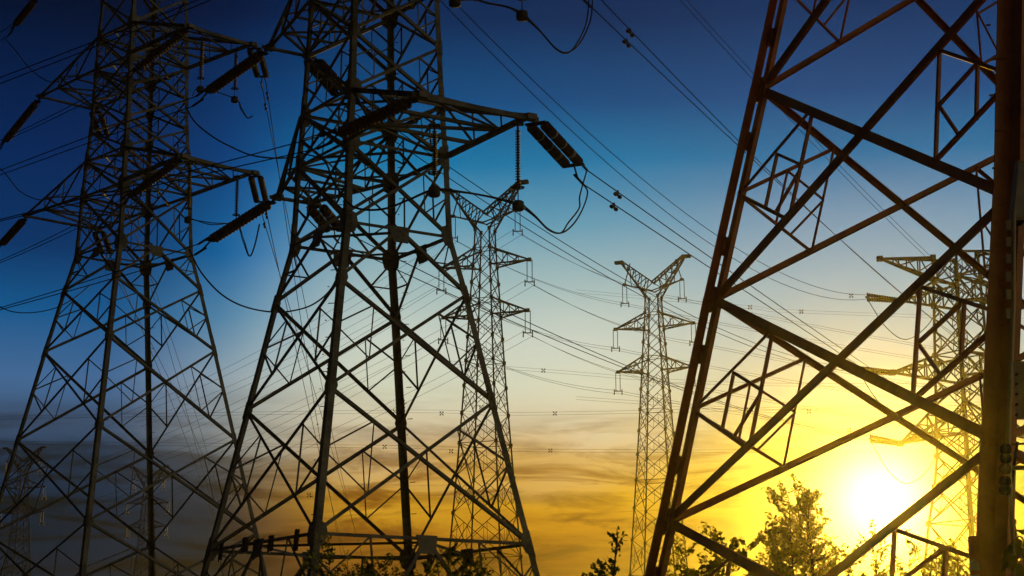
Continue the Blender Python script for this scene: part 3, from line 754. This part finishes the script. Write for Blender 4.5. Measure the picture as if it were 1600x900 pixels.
# jumper loops of the middle pylon
for i in (0, 1):
    o = .022 * (1 - 2 * i); e = V((o, 0, o))
    loop(f'{("left", "right")[i]} cable of the big hanging loop under the fat double insulator', [clR[1 - i] - V((0, 0, 0)), at(918 - 12 * i, 300 + 6 * i, endR.y - .2), at(911 - 6 * i, 325, endR.y - .6), at(896 - 8 * i, 350 - 2 * i, endR.y - 1.1), at(877 - i, 364, endR.y - 1.6), at(857, 358 + i, endR.y - 2.0), at(835, 336 + 2 * i, h1.y + .2), h1 + e + V((0, 0, .04))], .02)
    loop(f'{("upper", "lower")[i]} cable of the slack jumper running left through the middle pylon', [h1 + e, at(770, 308 + i, h1.y), at(725, 300 + i, h1.y - .5), h2 + e, at(640, 311 + i, h2.y + .4), at(604, 325 + i, h2.y + .5), at(570, 327 + i, h2.y + .6), at(546, 318 + i, h2.y + .6), at(522, 285 + i, h2.y + .8), at(506, 250 + i, gB.y), gC[i] + V((-.5, .3, 0))], .02)
    loop(f'{("left", "right")[i]} cable of the hanging loop at the top edge right of the middle pylon', [at(926 - 4 * i, -30, endU.y), at(925 - 6 * i, 15, endU.y - .1), at(919 - 5 * i, 42, endU.y - .5), at(904 - 4 * i, 70, endU.y - 1), at(886, 82 + i, endU.y - 1.5), at(868, 75 + i, endU.y - 1.9), at(842, 46 + i, h3.y + .3), h3 + e], .02)
    loop(f'{("upper", "lower")[i]} cable of the jumper along the top edge between two weighted insulators', [h3 + e, at(795, 11 + i, h3.y), at(765, 5 + i, h3.y - .2), at(740, -1 + i, h3.y - .4), h4 + e], .02)
loop('curved jumper sagging between the two pylons below the upper arms', [at(290, 166, 52), at(304, 190, 51.5), at(330, 212, 51), at(358, 228, 50.5), at(395, 243, 50), at(440, 247, 50), at(480, 240, 50.5), at(520, 205, 51), at(540, 165, 51.5)], .024)
loop('curved jumper sagging between the two pylons below the lower arms', [at(296, 390, 52.5), at(312, 422, 52), at(335, 450, 51.5), at(358, 468, 51), at(385, 480, 50.5), at(420, 487, 50), at(455, 486, 50), at(490, 475, 50.5), at(518, 450, 51), at(535, 410, 51.5)], .024)
for i in (0, 1):
    loop(f'{("left", "right")[i]} cable of the small loop below the left pylon\'s upper right arm', [at(300, 150, 66), h6, h5, at(376 + 2 * i, 170, h5.y), at(386 + i, 184, h5.y), at(394 + i, 181, h5.y)], .02)
    loop(f'{("left", "right")[i]} cable of the small loop below the left pylon\'s lower right arm', [h8 + V((0, 0, .05 * i)), at(330, 348 + 3 * i, 66), h7 + V((0, 0, .05 * i)), at(379 + 2 * i, 375, h7.y), at(389 + i, 400, h7.y + .2), at(397 + i, 385, h7.y + .6), at(405 + i, 350, h7.y + 1)], .02)

# strings hanging from the fork topped pylons, their wires and spacers
SUSG = 'twin hanging insulators of the fork topped pylons'
def fork_strings(tips, nm, rot, Lz=2.0):
    out = []
    names = ['lower right', 'middle right', 'upper right', 'lower left', 'middle left', 'upper left']
    tp = sorted(range(6), key=lambda i: proj(tips[i])[0])
    for i, t in enumerate(tips):
        left = proj(t)[0] < proj(tips[(i + 3) % 6])[0]
        lv = ('lower', 'middle', 'upper')[i % 3]; sd = 'left' if left else 'right'
        root = empty('suspension_insulator', t, f'twin hanging insulator, {lv} {sd} arm of {nm}', 'insulator', SUSG)
        for s in (-1, 1):
            m = MB(); x = t + V((.22 * s, 0, 0)); m.lathe(x, x - V((0, 0, Lz)), disc_profile(10, .06, .03), 6); m.build('insulator_string', PORC, root, off=t)
        b = t - V((0, 0, Lz)); m = MB(); m.bar(b - V((.42, 0, 0)), b + V((.42, 0, 0)), .08)
        for sx in (-1, 1):
            m.bar(b + V((.4 * sx, 0, -.28)), b + V((.4 * sx, 0, .2)), .09); m.bar(b + V((.4 * sx, -.3, -.28)), b + V((.4 * sx, .3, -.28)), .1)
        m.build('bundle_clamp', IRON, root, off=t)
        out.append((b, lv, sd))
    return out
fs1 = fork_strings(ftips, 'the fork topped pylon by the brown one', 0)
fs2 = fork_strings(t750, 'the pylon behind the middle one', 0)
fs3 = fork_strings(t40, 'the tiny pylon at the far left', 0)
fs4 = fork_strings(t220, 'the tiny pylon behind the left pylon', 0)
FWG = 'thin far conductors'
for (b1, lv, sd), (b2, _, _) in zip(fs2, fs1):
    for i in (0, 1):
        o = V((.4 * (1 - 2 * i), 0, -.28 + .4 * i))
        wire(f'{("upper", "lower")[1 - i]} hair thin wire between the {lv} {sd} arms of the two fork topped pylons', b1 + o, b2 + o, .9, r=.017, group=FWG)
for b1, lv, sd in fs2:
    for i in (0, 1):
        o = V((.4 * (1 - 2 * i), 0, -.28 + .4 * i)); q = V((b1.x - 45, b1.y + 60, b1.z - 8)) + o
        wire(f'{("upper", "lower")[1 - i]} hair thin wire left of the {lv} {sd} arm behind the middle pylon', b1 + o, q, 1.5, r=.015, group=FWG)
for b1, lv, sd in fs1:
    for i in (0, 1):
        o = V((.4 * (1 - 2 * i), 0, -.28 + .4 * i)); q = V((b1.x + 150, b1.y + 70, b1.z - 1)) + o
        wire(f'{("upper", "lower")[1 - i]} hair thin wire right of the {lv} {sd} arm beside the brown pylon', b1 + o, q, 4, r=.017, group=FWG, n=40)

SPG = 'small square spacers on far wires'
for u, v, Y, lb in ((849, 579, 170, 'tiny spacer in pale sky left of the open fork topped pylon\'s lower arms'), (867, 646, 170, 'tiny spacer in pale sky right of the middle pylon, higher of two'), (860, 704, 170, 'tiny spacer in pale sky right of the middle pylon, lower of two'), (690, 646, 170, 'tiny spacer seen inside the middle pylon level with its upper cross node'), (705, 705, 170, 'tiny spacer seen inside the middle pylon right of its back leg'), (617, 643, 170, 'tiny spacer close left of the back leg of the middle pylon'), (601, 698, 170, 'tiny spacer left of the back leg of the middle pylon, lower one'), (483, 774, 170, 'tiny spacer left of the front leg of the middle pylon'), (752, 636, 170, 'tiny spacer beside the left leg of the pylon behind the middle one'), (1172, 480, 200, 'tiny spacer right of the double left leg of the brown pylon'), (1252, 487, 200, 'tiny spacer in mid air inside the brown pylon'), (1330, 462, 140, 'tiny spacer on the wire left of the distant strain pylon\'s top insulator'), (1264, 643, 200, 'tiny spacer inside the brown pylon above the long lit brace'), (1166, 640, 200, 'tiny spacer near the brown pylon\'s small lower braces'), (1327, 672, 140, 'tiny spacer left of the strain pylon\'s bottom insulator, over the sun')):
    c = at(u, v, Y); h = Y / 2867 * 2.1; root = empty('wire_spacer', c, lb, 'spacer', SPG)
    for sx in (-1, 1):
        for sz in (-1, 1): m = MB(); m.box(c + V((h * sx, 0, h * sz)), V((h * .42, 0, 0)), V((0, h, 0)), V((0, 0, h * .42))); m.build('wire_clamp', IRON, root, off=c)
    m = MB()
    m.bar(c + V((-h, 0, -h)), c + V((h, 0, h)), h * .25); m.bar(c + V((-h, 0, h)), c + V((h, 0, -h)), h * .25); m.build('cross_frame', IRON, root, off=c)

for nm, pts in (('upper far line behind the middle pylon', ((-150, 655), (617, 643), (867, 646), (1750, 625))), ('lower far line behind the middle pylon', ((-150, 690), (601, 698), (860, 704), (1750, 706))), ('far line at arm height across the pale sky', ((700, 566), (849, 579), (1172, 600), (1750, 600))), ('far line high inside the brown pylon', ((900, 455), (1172, 480), (1252, 487), (1750, 505))), ('far line low inside the brown pylon', ((900, 622), (1166, 640), (1264, 643), (1750, 650)))):
    for i in (0, 1):
        m = MB(); m.tube(crom([at(u, v + 2.2 * (1 - 2 * i), 171 if v > 520 or u < 900 else 201) for u, v in pts], 14), .011, 4)
        tag(m.build('overhead_wire', WIRE, smooth=True), f'{("upper", "lower")[i]} barely visible wire of the {nm}', 'wire', FWG)

# ------------------------------------------------------------------ signs on the middle pylon's belt
for u, v, dY, lb, w, h in ((345, 862, 0, 'small upright plate at the left end of the middle pylon\'s belt', .1, .2), (383, 851, 0, 'small reddish plate second from the left on the middle pylon\'s belt', .16, .17), (423, 849, 0, 'small upright plate halfway along the left belt of the middle pylon', .13, .18), (463, 844, 0, 'small upright plate on the middle pylon\'s belt nearest its front leg', .1, .24), (671, 876, 1, 'small dark plate on the belt right of the middle pylon\'s back leg', .12, .2)):
    n0, n1 = (cn[1][0], cn[1][1]) if dY == 0 else (cn[1][3], cn[1][2])
    a = [proj(n0)[0], proj(n1)[0]]; t = (u - a[0]) / (a[1] - a[0]); Yp = n0.lerp(n1, t).y - .06
    c = at(u, v, Yp); ax = (n1 - n0).normalized(); tl = (V((0, 0, 1)) + ax * .18).normalized()
    root = empty('sign_plate', c, lb, 'sign', 'plates on the belt'); ny = ax.cross(tl).normalized()
    m = MB(); m.box(c, ax * w, tl * h, ny * .004); pl = m.build('plate', PLATE, root, off=c)
    m = MB()
    for e in (-1, 1): m.box(c + tl * h * e * .97, ax * w * 1.02, tl * .012, ny * .01); m.box(c + ax * w * e * .97, ax * .01, tl * h * .94, ny * .012)
    m.build('rim', IRON, pl, off=c)
    m = MB(); m.bar(c + ny * .03 - tl * h * 1.3, c + ny * .03 + tl * h * 1.05, .035); m.build('bracket', IRON, root, off=c)

# ------------------------------------------------------------------ trees and bushes
def leaf(mb, c, s, nrm, t):
    nrm = nrm.normalized(); t = (t - nrm * t.dot(nrm)).normalized(); b = nrm.cross(t)
    mb.add([c - t * s * .5, c + b * s * .26 + nrm * s * .06, c + t * s * .55, c - b * s * .26 + nrm * s * .06], [(0, 1, 2, 3)])
def rv(): 
    while True:
        v = V((random.uniform(-1, 1), random.uniform(-1, 1), random.uniform(-1, 1)))
        if .05 < v.length < 1: return v
def plant(name, label, cat, base, h, spread, nstem, nbr, ls, ml, group=None, per=16, taper=1.0, lean=.0, low=.12):
    """stems with side branches; twigs carry leaves, so the outline stays ragged and open"""
    root = empty(name, base, label, cat, group); tk = MB(); lf = MB()
    for i in range(nstem):
        ang = random.uniform(0, 6.28); rr = spread * .35 * random.random() if nstem > 1 else 0
        b = base + V((math.cos(ang) * rr, math.sin(ang) * rr, 0)); hh = h * (random.uniform(.62, 1) if i else 1)
        top = base + V((math.cos(ang) * rr * 2.2 + lean * h, math.sin(ang) * rr * 2.2, hh))
        P = crom([b, b.lerp(top, .35) + rv() * .04 * h, b.lerp(top, .7) + rv() * .04 * h, top], 6)
        tk.tube(P, [max(.004, .016 * h * (1 - .93 * j / (len(P) - 1)) * (1.3 if nstem == 1 else .7)) for j in range(len(P))], 6)
        for k in range(nbr):
            t = low + (1 - low) * ((k + random.random()) / nbr); x = t * (len(P) - 1); j = min(int(x), len(P) - 2); p = P[j].lerp(P[j + 1], x - j)
            L = spread * (1.05 - t * taper) * random.uniform(.45, 1.0) + .1 * spread; a = random.uniform(0, 6.28)
            d = V((math.cos(a), math.sin(a), random.uniform(.25, .95))).normalized(); e = p + d * L
            B = crom([p, p.lerp(e, .5) - V((0, 0, .05 * L)), e + V((0, 0, .06 * L))], 4)
            tk.tube(B, [max(.003, .006 * h * (1 - t * .7) * (1 - .85 * q / (len(B) - 1))) for q in range(len(B))], 4)
            dens = random.choice((.35, .8, 1, 1.3))
            for q in range(max(3, int(per * dens * (.4 + L / spread)))):
                f = random.uniform(.25, 1.06); y = min(f, 1) * (len(B) - 1); jj = min(int(y), len(B) - 2)
                c = B[jj].lerp(B[jj + 1], y - jj) + rv() * L * .17
                leaf(lf, c, ls * random.uniform(.6, 1.25), rv() + V((0, 0, .5)), rv() + d)
    tk.build('trunk', BARK, root, True, off=base); lf.build('crown', ml, root, off=base)
    return root
def gpt(u, Y): p = at(u, 880, Y); return V((p.x, Y, 0))
def htop(v, Y): return at(800, v, Y).z
random.seed(21)
plant('small_tree', 'leafy young tree with two pointed tops left of the sun, beneath the long lit brace', 'tree', gpt(1243, 36), htop(768, 36), 1.15, 6, 64, .085, LEAF_GLARE, per=62, taper=.7, low=.25)
BG = 'bushes along the bottom of the picture'
for u, Y, v, sp, ns, lb in ((1120, 30, 850, .8, 5, 'dark bush at the bottom below the double brace, right of the brown leg'), (1152, 33, 846, .45, 2, 'slim bush tip rising beside the left side of the young tree'), (1062, 29, 868, .7, 4, 'low bush at the bottom directly right of the brown pylon\'s left leg'), (1375, 40, 842, .9, 5, 'pale bush directly below the sun'), (1330, 38, 862, .8, 4, 'low bush between the young tree and the sun'), (1445, 42, 856, 1.0, 5, 'low bush below the distant strain pylon, left of the brown corner leg'), (1498, 41, 862, .8, 4, 'low bush touching the brown corner leg\'s left side'), (545, 38, 868, 1.1, 7, 'dark bush under the belt right of the middle pylon\'s front leg'), (590, 40, 878, .8, 4, 'low dark bush left of the middle pylon\'s back leg'), (702, 37, 858, .55, 4, 'dark thin bush under the belt right of the middle pylon\'s back leg'), (665, 36, 884, .6, 3, 'low dark bush just beneath the plate right of the back leg'), (760, 42, 884, .7, 4, 'low bush beneath the belt near the middle pylon\'s right leg'), (940, 34, 890, .5, 3, 'lowest bush poking up left of the brown pylon\'s left leg')):
    plant('bush', lb, 'bush', gpt(u, Y), htop(v, Y), sp, ns, 28, .085, LEAF_GLARE if u > 1040 else LEAF, BG, per=60, taper=.4, low=.35)  # bushes towards the sun take the glare-yellowed leaf copy
plant('sapling', 'single sapling stem with big dark leaves left of the brown pylon\'s left leg', 'sapling', gpt(966, 17), htop(832, 17), .26, 1, 34, .06, LEAF, per=9, taper=.3, low=.45)

# ------------------------------------------------------------------ things fixed beside the brown corner leg
def corner(u, v, Y): return at(u, v, Y)
Yc = 17.0
# pale post with an arrow shaped marker
b = gpt(1524, Yc); root = empty('marker_post', b, 'pale marker post with a pointed cap standing left of the brown corner leg', 'post')
zt_ = at(1524, 838, Yc).z; m = MB(); m.box(V((b.x, b.y, zt_ / 2)), V((.045, 0, 0)), V((0, .045, 0)), V((0, 0, zt_ / 2))); m.build('post', GLARE_BROWN, root, off=b)
c = at(1523, 888, Yc - .09); m = MB(); w_, h_ = .043, .085
m.plate(c, V((0, -1, 0)), [(-w_, -h_ * 2.2), (w_, -h_ * 2.2), (w_, h_ * .45), (0, h_), (-w_, h_ * .45)], .02); m.build('arrow_plate', PALE, root, off=b)
m = MB(); m.box(c + V((0, -.014, -.04)), V((.044, 0, 0)), V((0, .003, 0)), V((0, 0, .02))); m.build('band', GLARE_BROWN, root, off=b)
# cable riser: two pipes with knobbly clamps and a side arm
b = gpt(1584, 16.6); root = empty('cable_riser', b, 'upright cable pipe with dark knobbly clamps beside the brown corner leg', 'pipe')
top = at(1584, 330, 16.6); m = MB(); m.tube([V((b.x - .02, b.y, 0)), at(1575, 690, 16.6), at(1583, 480, 16.6), top], .022, 8); m.build('riser_pipe', PALE, root, True, off=b)
m = MB(); m.tube([V((b.x + .03, b.y, 0)), at(1580, 760, 16.6), at(1590, 690, 16.6)], .014, 6); m.build('cable', IRON, root, True, off=b)
for v in (702, 716, 733, 752, 766): 
    m = MB(); q = at(1571 + (733 - v) * .02, v, 16.55); m.lathe(q - V((.05, 0, 0)), q + V((.05, 0, 0)), [(0, .025), (.15, .045), (.45, .05), (.5, .03), (.6, .05), (.85, .045), (1, .025)], 10); m.build('cable_clamp', IRON, root, True, off=b)
for v in (352, 378, 404, 432, 460, 490):
    m = MB(); q = at(1577, v, 16.7); m.box(q, V((.028, 0, 0)), V((0, .01, 0)), V((0, 0, .045))); m.build('stitch_plate', PALE, root, off=b)
m = MB(); m.tube([at(1580, 731, 16.6), at(1640, 730, 16.6)], .022, 8); m.build('side_arm', PALE, root, True, off=b)
# pale cabinet hung behind the corner leg
c = at(1592, 300, 16.9); root = empty('equipment_box', c, 'long pale upright box fixed high beside the brown corner leg at the right edge', 'box')
ax = (at(1588, 345, 16.9) - at(1598, 240, 16.9)).normalized(); m = MB(); m.box(c, V((.055, 0, 0)), V((0, .06, 0)), ax * .3); body = m.build('body', PALE, root, off=c)
m = MB(); m.box(c - V((0, .064, 0)), V((.042, 0, 0)), V((0, .004, 0)), ax * .27); m.build('lid', CAPS, root, off=c)
m = MB(); m.box(c + ax * .31, V((.06, 0, 0)), V((0, .066, 0)), ax * .012); m.build('end_flange', IRON, root, off=c)
c = at(1597, 610, 16.4); root = empty('equipment_box', c, 'pale bolted box at the right edge beside the pipe, lower of the two boxes', 'box')
m = MB(); m.box(c, V((.055, 0, 0)), V((0, .05, 0)), V((0, 0, .26))); m.build('body', PALE, root, off=c)
for v in (585, 600, 616, 632, 648):
    m = MB(); q = at(1588.5, v, 16.34); m.lathe(q + V((0, .02, 0)), q - V((0, .02, 0)), [(0, .012), (1, .012)], 6); m.build('bolt', IRON, root, off=c)
# drooping leaves of a climbing plant
b = gpt(1606, 16.2); root = empty('climbing_plant', b, 'big drooping pale leaves of a climbing plant in the bottom right corner', 'plant')
m = MB(); S_ = crom([V((b.x + .1, b.y, 0)), at(1606, 900, 16.2), at(1604, 860, 16.15), at(1594, 838, 16.1), at(1580, 850, 16.1)], 8); m.tube(S_, .007, 5); m.build('stem', BARK, root, True, off=b)
m = MB()
def bigleaf(p, q, wd):
    a = q - p; n = V((random.uniform(-.5, .5), -1, random.uniform(-.1, .4))).normalized(); sd = a.cross(n).normalized(); K = 8; vs = []
    for i in range(K + 1):
        t = i / K; w2 = wd * math.sin(math.pi * min(1, t ** .75)) * (1 - .25 * t); cc = p + a * t + n * (.03 * math.sin(math.pi * t))
        vs += [cc - sd * w2 + n * .012, cc, cc + sd * w2 + n * .012]
    fs = []
    for i in range(K): fs += [(3 * i, 3 * i + 1, 3 * i + 4, 3 * i + 3), (3 * i + 1, 3 * i + 2, 3 * i + 5, 3 * i + 4)]
    m.add(vs, fs)
for (u0, v0, u1, v1, w2) in ((1584, 845, 1588, 876, .04), (1577, 850, 1573, 874, .034), (1590, 842, 1596, 858, .03), (1594, 836, 1604, 830, .03), (1580, 855, 1566, 884, .042), (1592, 856, 1598, 886, .04), (1586, 868, 1580, 900, .045), (1600, 845, 1606, 874, .04), (1572, 872, 1562, 896, .035), (1594, 880, 1590, 912, .045), (1600, 834, 1590, 830, .022)):
    bigleaf(at(u0, v0, 16.1 + random.uniform(-.1, .1)), at(u1, v1, 16.1 + random.uniform(-.15, .1)), w2)
m.build('foliage', LEAF_GLARE, root, True, off=b)
for o in S.objects:
    if 'label' in o and not 4 <= len(o['label'].split()) <= 16: print('LABEL', len(o['label'].split()), o['label'])

# ------------------------------------------------------------------ air
HZ = MB(); HZ.box(V((0, 750, 28.4)), V((2100, 0, 0)), V((0, 2350, 0)), V((0, 0, 29.5)))
hm = bpy.data.materials.new('haze'); hm.use_nodes = True; ht = hm.node_tree; ht.nodes.clear()
vol = ht.nodes.new('ShaderNodeVolumePrincipled'); vol.inputs['Color'].default_value = (.95, .92, .85, 1); vol.inputs['Density'].default_value = HAZE; vol.inputs['Anisotropy'].default_value = ANISO
ho = ht.nodes.new('ShaderNodeOutputMaterial'); ht.links.new(vol.outputs[0], ho.inputs['Volume'])
tag(HZ.build('haze', hm), kind='stuff')
